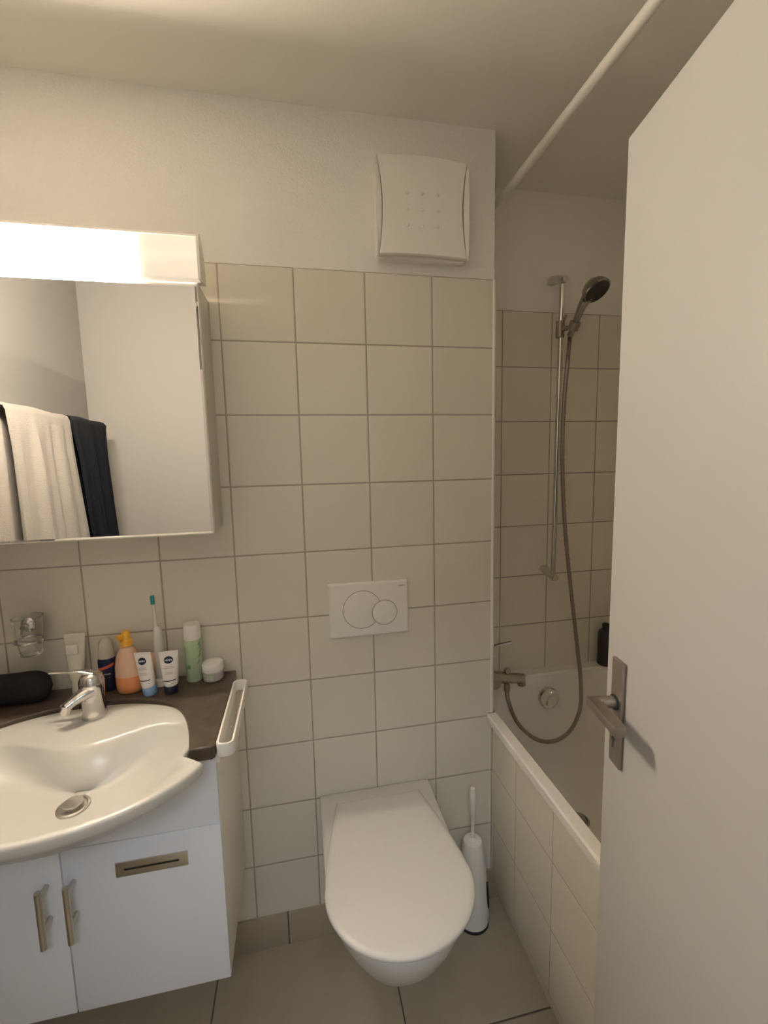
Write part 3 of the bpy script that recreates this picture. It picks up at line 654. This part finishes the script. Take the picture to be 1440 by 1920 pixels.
# ------------------------------------------------------------------ things on the counter
def tubeform(prof, c, T=None, n=36):
    """rings of (half width, half depth, height)"""
    return [[(c[0]+a*math.cos(2*PI*i/n), c[1]+d*math.sin(2*PI*i/n), c[2]+z) for i in range(n)] for a, d, z in prof]
def about(p, *ms):
    m = tr(*p)
    for q in ms: m = m @ q
    return m
def cream_tube(x, y, yaw, lean, roll, capmat, label, bar_):
    t = thing('hand_cream_tube', label, 'cream tube', (x, y, CZ), 'hand cream tubes')
    T = about((x, y, CZ), rot('Z', yaw), rot('X', lean), rot('Y', roll))
    b = B(); loft(b, tubeform([(0.0165, 0.0165, 0.0), (0.0172, 0.0172, 0.002), (0.0180, 0.0175, 0.022), (0.0175, 0.017, 0.0235)], (0,0,0)), T=T); obj('cap', b, capmat, t)
    pr_ = [(0.0165, 0.0160, 0.0235), (0.0185, 0.0165, 0.028), (0.0203, 0.0150, 0.050), (0.0220, 0.0115, 0.075), (0.0236, 0.0060, 0.100), (0.0242, 0.0012, 0.111), (0.0242, 0.0010, 0.119)]
    b = B(); loft(b, tubeform(pr_, (0,0,0)), T=T); bd = obj('body', b, 'tube_white', t, smooth=60)
    def surf(u, z): # front surface point: y negative side
        for (a0, d0, z0), (a1, d1, z1) in zip(pr_, pr_[1:]):
            if z0 <= z <= z1:
                f = (z-z0)/(z1-z0); a = a0+(a1-a0)*f; d = d0+(d1-d0)*f; return -d*math.sqrt(max(0, 1-(u/a)**2))
        return 0
    b = B(); n = 32; c = (0.0, 0.097)
    rr = [[(c[0]+k*0.0115*math.cos(2*PI*i/n), surf(c[0]+k*0.0115*math.cos(2*PI*i/n), c[1]+k*0.0092*math.sin(2*PI*i/n))-0.0009, c[1]+k*0.0092*math.sin(2*PI*i/n)) for i in range(n)] for k in (1, 0.66, 0.33, 0.02)]
    loft(b, rr, cap0=False, T=T); lg = obj('oval_emblem', b, 'navy_print', t)
    slope = math.degrees(math.atan2(surf(0, 0.104)-surf(0, 0.09), 0.014))
    b = B(); text_bm(b, 'NIVEA', 0.0064, T @ tr(0, surf(0, 0.097)-0.0016, 0.097) @ rot('X', 90-slope), bold=0.00012); obj('lettering', b, 'white_print', lg)
    b = B()
    for z, w_ in ((0.079, 0.010), (0.075, 0.012), (0.064, 0.009), (0.060, 0.011)):
        P = [( -w_+2*w_*i/10, surf(-w_+2*w_*i/10, z)-0.0005, z) for i in range(11)]
        loft(b, [[p, (p[0], p[1], p[2]+0.0012)] for p in P], closed=False, T=T)
    obj('fine_print', b, 'grey_print', t)
    b = B(); P = [(-0.015+0.030*i/12, surf(-0.015+0.030*i/12, bar_)-0.0006, bar_+0.0012*i/12) for i in range(13)]
    loft(b, [[p, (p[0], p[1], p[2]+0.0026)] for p in P], closed=False, T=T); obj('printed_band', b, 'navy_print', t)
cream_tube(-0.2270, -0.088, -16, 3, -5, 'cap_blue', 'white cream tube with a pale blue cap, left of the navy-capped one', 0.043)
cream_tube(-0.1715, -0.094, 4, 3, 0, 'cap_navy', 'white cream tube with a black-navy cap, right of the blue-capped one', 0.039)

t = thing('deodorant_can', 'pale green spray can with a white cap, beside the jar', 'spray can', (-0.1245, -0.031, CZ))
c = (-0.1245, -0.031, CZ)
b = B(); lathe(b, [(0.0215, 0), (0.0235, 0.003), (0.0235, 0.118), (0.022, 0.124)], c=c, n=36); gb = obj('body', b, 'mint', t)
b = B(); lathe(b, [(0.0225, 0.122), (0.0230, 0.126), (0.0228, 0.160), (0.0215, 0.166), (0.0, 0.168)], c=c, n=36); obj('cap', b, 'plastic', t)
for z, a0, s in ((0.095, -42, 1), (0.083, -38, 1), (0.070, -50, 1), (0.105, -48, 1), (0.095, -135, -1), (0.052, -60, 1)):
    b = B(); rings = []
    for i in range(7):
        f = i/6; a = math.radians(a0+s*f*26); hw = 0.0028*math.sin(PI*f)+0.0002; zz = z+0.012*f
        rings.append([(c[0]+0.0239*math.cos(a), c[1]+0.0239*math.sin(a), c[2]+zz-hw), (c[0]+0.0239*math.cos(a), c[1]+0.0239*math.sin(a), c[2]+zz+hw)])
    loft(b, rings, closed=False); obj('leaf_print', b, 'leaf', gb)['label'] = 'dark green leaf print'
b = B(); rings = [[(c[0]+0.0239*math.cos(math.radians(a)), c[1]+0.0239*math.sin(math.radians(a)), c[2]+z) for z in (0.040, 0.052)] for a in range(-125, -98, 4)]
loft(b, rings, closed=False)
obj('label_print', b, 'leaf', gb)

t = thing('cream_jar', 'low white cream jar at the right end of the counter', 'jar', (-0.073, -0.042, CZ)); c = (-0.073, -0.042, CZ)
b = B(); lathe(b, [(0.024, 0), (0.0275, 0.003), (0.0285, 0.010), (0.0285, 0.026), (0.0265, 0.028)], c=c, n=36); jb = obj('body', b, 'jar_grey', t)
b = B(); lathe(b, [(0.0285, 0.0275), (0.0292, 0.030), (0.0292, 0.047), (0.027, 0.051), (0.0, 0.0515)], c=c, n=36); obj('lid', b, 'plastic', t)
b = B(); rings = [[(c[0]+0.0289*math.cos(math.radians(a)), c[1]+0.0289*math.sin(math.radians(a)), c[2]+z) for z in (0.006, 0.022)] for a in range(-115, -75, 5)]
loft(b, rings, closed=False); obj('label_print', b, 'mint', jb)

t = thing('orange_wash_bottle', 'squat orange wash bottle with a yellow cap, behind the tap', 'bottle', (-0.286, -0.062, CZ)); c = (-0.2855, -0.060, CZ)
b = B(); loft(b, tubeform([(0.024, 0.018, 0), (0.0315, 0.024, 0.004), (0.0345, 0.026, 0.020), (0.0345, 0.0255, 0.048)], c)); ob = obj('liquid_part', b, 'orange', t, smooth=60)
b = B(); loft(b, tubeform([(0.0345, 0.0255, 0.048), (0.0335, 0.0245, 0.075), (0.0290, 0.021, 0.100), (0.019, 0.0165, 0.122), (0.012, 0.012, 0.130)], c)); obj('body', b, 'pale_orange', t, smooth=60)
b = B(); lathe(b, [(0.0120, 0.130), (0.0150, 0.131), (0.0155, 0.145), (0.0115, 0.148), (0.0105, 0.166), (0.0085, 0.171), (0, 0.172)], c=c, n=28)
box(b, -0.024, 0.004, -0.007, 0.007, 0.150, 0.165, 0.004, T=about(c, rot('Z', 50))); obj('cap', b, 'yellow', t)

t = thing('peach_bottle', 'small peach bottle leaning between the orange bottle and the white tubes', 'bottle', (-0.255, -0.042, CZ)); c = (0, 0, 0)
T = about((-0.246, -0.036, CZ), rot('Y', 12))
b = B(); loft(b, tubeform([(0.012, 0.012, 0.003), (0.019, 0.016, 0.006), (0.021, 0.018, 0.030), (0.018, 0.016, 0.065), (0.010, 0.010, 0.090), (0.006, 0.006, 0.094)], c), T=T); pb = obj('body', b, 'pale_orange', t, smooth=60)
b = B(); rings = [[(0.0218*math.cos(math.radians(a)), 0.0188*math.sin(math.radians(a)), 0.024+0.0004*abs(a+110)+z) for z in (0, 0.004)] for a in range(-150, -70, 6)]
loft(b, rings, closed=False, T=T); obj('printed_band', b, 'bottle_dark', pb)

t = thing('roll_on_deodorant', 'dark roll-on deodorant with a see-through cap, left of the orange bottle', 'deodorant', (-0.3465, -0.038, CZ)); c = (-0.347, -0.038, CZ)
b = B(); loft(b, tubeform([(0.016, 0.013, 0), (0.0195, 0.016, 0.003), (0.0215, 0.0175, 0.045), (0.0225, 0.018, 0.085), (0.020, 0.016, 0.094)], c)); db = obj('body', b, 'navy_print', t)
b = B(); loft(b, tubeform([(0.0205, 0.0165, 0.0935), (0.019, 0.0155, 0.112), (0.016, 0.0135, 0.136), (0.010, 0.009, 0.146), (0.001, 0.001, 0.148)], c)); obj('cap', b, 'clear_cap', t, smooth=60)
b = B(); rings = [[(c[0]+0.0225*math.cos(math.radians(a)), c[1]+0.0184*math.sin(math.radians(a)), c[2]+0.066+0.00012*(a+90)+z) for z in (0, 0.008)] for a in range(-150, -20, 6)]
loft(b, rings, closed=False); obj('red_band', b, 'red_print', db)
b = B(); rings = [[(c[0]+0.0219*math.cos(math.radians(a)), c[1]+0.0180*math.sin(math.radians(a)), c[2]+z) for z in (0.050, 0.053)] for a in range(-120, -50, 6)]
loft(b, rings, closed=False); obj('printed_line', b, 'grey_print', db)

t = thing('cream_tube', 'tall cream-coloured tube standing on its cap behind the tap lever', 'cream tube', (-0.425, -0.034, CZ)); c = (0, 0, 0)
T = about((-0.427, -0.034, CZ), rot('X', -4))
b = B(); loft(b, tubeform([(0.0125, 0.0125, 0), (0.0135, 0.0135, 0.003), (0.0140, 0.0135, 0.036)], c), T=T); obj('cap', b, 'cream', t)
b = B(); loft(b, tubeform([(0.0150, 0.0145, 0.037), (0.0185, 0.0150, 0.045), (0.0215, 0.0130, 0.085), (0.0245, 0.0070, 0.130), (0.0262, 0.0010, 0.153), (0.0262, 0.0010, 0.163)], c), T=T); cb = obj('body', b, 'cream', t, smooth=60)
b = B(); box(b, -0.014, 0.014, -0.0118, -0.0085, 0.112, 0.138, 0.001, T=T @ rot('X', 3)); o = obj('label_print', b, 'frost', cb)

t = thing('electric_toothbrush', 'white electric toothbrush with a teal brush head, standing upright', 'toothbrush', (-0.213, -0.040, CZ)); c = (-0.213, -0.037, CZ)
b = B(); lathe(b, [(0.022, 0), (0.023, 0.004), (0.020, 0.016), (0.010, 0.020)], c=c, n=28); obj('charging_base', b, 'plastic', t)
b = B(); lathe(b, [(0.0125, 0.020), (0.0135, 0.030), (0.0130, 0.110), (0.0115, 0.155), (0.0075, 0.165), (0.0055, 0.168)], c=c, n=28); obj('handle', b, 'frost', t)
T2 = about((c[0], c[1], c[2]), rot('Y', -1))
b = B(); lathe(b, [(0.0058, 0.168), (0.0048, 0.180), (0.0032, 0.225), (0.0028, 0.236)], T=T2, n=16); box(b, -0.0052, 0.0052, -0.002, 0.003, 0.232, 0.259, 0.002, T=T2); nk = obj('brush_neck', b, 'frost', t)
b = B(); box(b, -0.0048, 0.0048, -0.010, -0.002, 0.234, 0.258, 0.001, T=T2); o = obj('bristles', b, 'teal', nk); o['label'] = 'teal bristles'

b = B(); c = (-0.553, -0.062)
n = 32; rings = []
for i in range(17):
    f = i/16; s = -1+2*f; k = max(0.02, (1-abs(s)**5))**0.5; x = -0.638 + 0.165*f
    rings.append([(x, c[1]+0.030*k*math.cos(2*PI*j/n)*(1+0.04*math.sin(3*f*6)), CZ+0.001+0.041+0.0405*k*math.copysign(abs(math.sin(2*PI*j/n))**0.75, math.sin(2*PI*j/n))*(1+0.03*math.sin(f*11)*(math.sin(2*PI*j/n) > 0))) for j in range(n)])
loft(b, rings); o = obj('toiletry_pouch', b, 'black_fabric', loc=(-0.555, -0.062, CZ), smooth=60); tag(o, 'soft black toiletry pouch lying at the left end of the counter', 'pouch')
b = B(); loft(b, [rrect(-0.598, -0.106, 0.022-d, 0.014-d, 0.010-d*0.6, CZ+z) for d, z in ((0.003, 0), (0, 0.003), (0, 0.010), (0.004, 0.014))])
o = obj('soap_bar', b, 'soap', loc=(-0.598, -0.106, CZ), smooth=50); tag(o, 'small pale yellow soap at the left edge, in front of the black pouch', 'soap')

# tumbler in a wall holder
t = thing('tumbler_holder', 'chrome wall holder carrying the clear tumbler, at the left edge', 'tumbler holder', (-0.525, 0, 1.12))
GC = (-0.512, -0.062, 0)
b = B(); lathe(b, [(0.020, 0), (0.020, 0.004), (0.014, 0.009), (0.008, 0.011), (0.007, 0.030)], T=frame((-0.545, 0.0, 1.150), (0, -1, 0)), n=28); obj('wall_rosette', b, 'chrome', t)
b = B(); P = [(GC[0]+0.0335*math.cos(2*PI*i/40), GC[1]+0.0335*math.sin(2*PI*i/40), 1.128) for i in range(41)]; tube(b, P, 0.0024, 10)
tube(b, [(-0.545, -0.026, 1.150), (-0.545, -0.038, 1.140), (-0.5405, -0.045, 1.128)], 0.003, 10, smooth=4); obj('ring', b, 'chrome', t)
b = B(); lathe(b, [(0.0, 1.088), (0.022, 1.088), (0.0255, 1.092), (0.0285, 1.128), (0.0325, 1.185), (0.0335, 1.190), (0.0315, 1.190), (0.0305, 1.184), (0.0265, 1.130), (0.0225, 1.100), (0.0, 1.097)], c=GC, n=48)
o = obj('glass_tumbler', b, 'glass', loc=(GC[0], GC[1], 1.088), smooth=50); tag(o, 'clear glass tumbler held on the tiled wall at the left edge', 'glass')

# ------------------------------------------------------------------ towels on a bar on the left wall, seen in the mirror
TBX, TBZ = -0.68, 1.750
t = thing('towel_bar', 'chrome towel bar on the left wall, seen in the mirror', 'towel bar', (XL, -0.8, TBZ))
b = B(); tube(b, [(TBX, -0.20, TBZ), (TBX, -1.262, TBZ+0.004)], 0.007, 16); lathe(b, [(0.011, 0), (0.012, 0.006), (0.010, 0.012)], T=frame((TBX, -1.255, TBZ+0.004), (0, -1, 0)), n=20); obj('bar', b, 'chrome', t)
for y in (-0.215, -0.49):
    b = B(); tube(b, [(XL+0.001, y, TBZ), (TBX, y, TBZ)], 0.006, 12); lathe(b, [(0.02, 0), (0.02, 0.006), (0.008, 0.010)], T=frame((XL, y, TBZ), (1, 0, 0)), n=20); obj('bracket', b, 'chrome', t)
def towel(name, y0, y1, zf, zb, m, label, seed, amp=0.008, spread=0.0, lean=0.0):
    rnd = random.Random(seed); ph = [rnd.uniform(0, 6.28) for _ in range(5)]; b = B(); ny, k = 44, 40; t_ = 0.005
    def pt(u, v, off):
        # v from front hem (0) over the bar (0.5) to the back hem (1)
        r = 0.020 + off
        y = y0+(y1-y0)*u
        if v < 0.45: d = (0.45-v)/0.45; x = TBX+r+0.004*d; z = TBZ-(TBZ-zf)*d
        elif v <= 0.55: a = PI*(v-0.45)/0.10; d = 0; x = TBX+r*math.cos(a); z = TBZ+r*math.sin(a)
        else: d = (v-0.55)/0.45; x = TBX-r-0.002*d; z = TBZ-(TBZ-zb)*d
        f = min(1, d*5)
        wv = amp*f*(math.sin(u*17+ph[0]+0.6*d)+0.7*math.sin(u*31+ph[1])+0.4*math.sin(u*53+ph[2]+d))
        x += (wv if v < 0.5 else wv*0.5)+0.0*d
        x = max(x, TBX+0.0095+off*0.8+0.004) if v < 0.45 else (min(x, TBX-0.0095-off*0.8-0.004) if v > 0.55 else x)
        z += 0.002*math.sin(u*9+ph[3])*(1 if d == 0 else 0) - 0.003*u*(d == 0)
        y += spread*d*(u-0.5) + lean*d
        return (x, y, z)
    V = [i/k for i in range(k+1)]
    rings = []
    for i in range(ny+1):
        u = i/ny
        rings.append([pt(u, v, t_) for v in V] + [pt(u, v, -t_*0.6) for v in reversed(V)])
    loft(b, rings)
    o = obj(name, b, m, loc=(TBX, (y0+y1)/2, TBZ), smooth=60); tag(o, label, 'towel', 'towels on the towel bar')
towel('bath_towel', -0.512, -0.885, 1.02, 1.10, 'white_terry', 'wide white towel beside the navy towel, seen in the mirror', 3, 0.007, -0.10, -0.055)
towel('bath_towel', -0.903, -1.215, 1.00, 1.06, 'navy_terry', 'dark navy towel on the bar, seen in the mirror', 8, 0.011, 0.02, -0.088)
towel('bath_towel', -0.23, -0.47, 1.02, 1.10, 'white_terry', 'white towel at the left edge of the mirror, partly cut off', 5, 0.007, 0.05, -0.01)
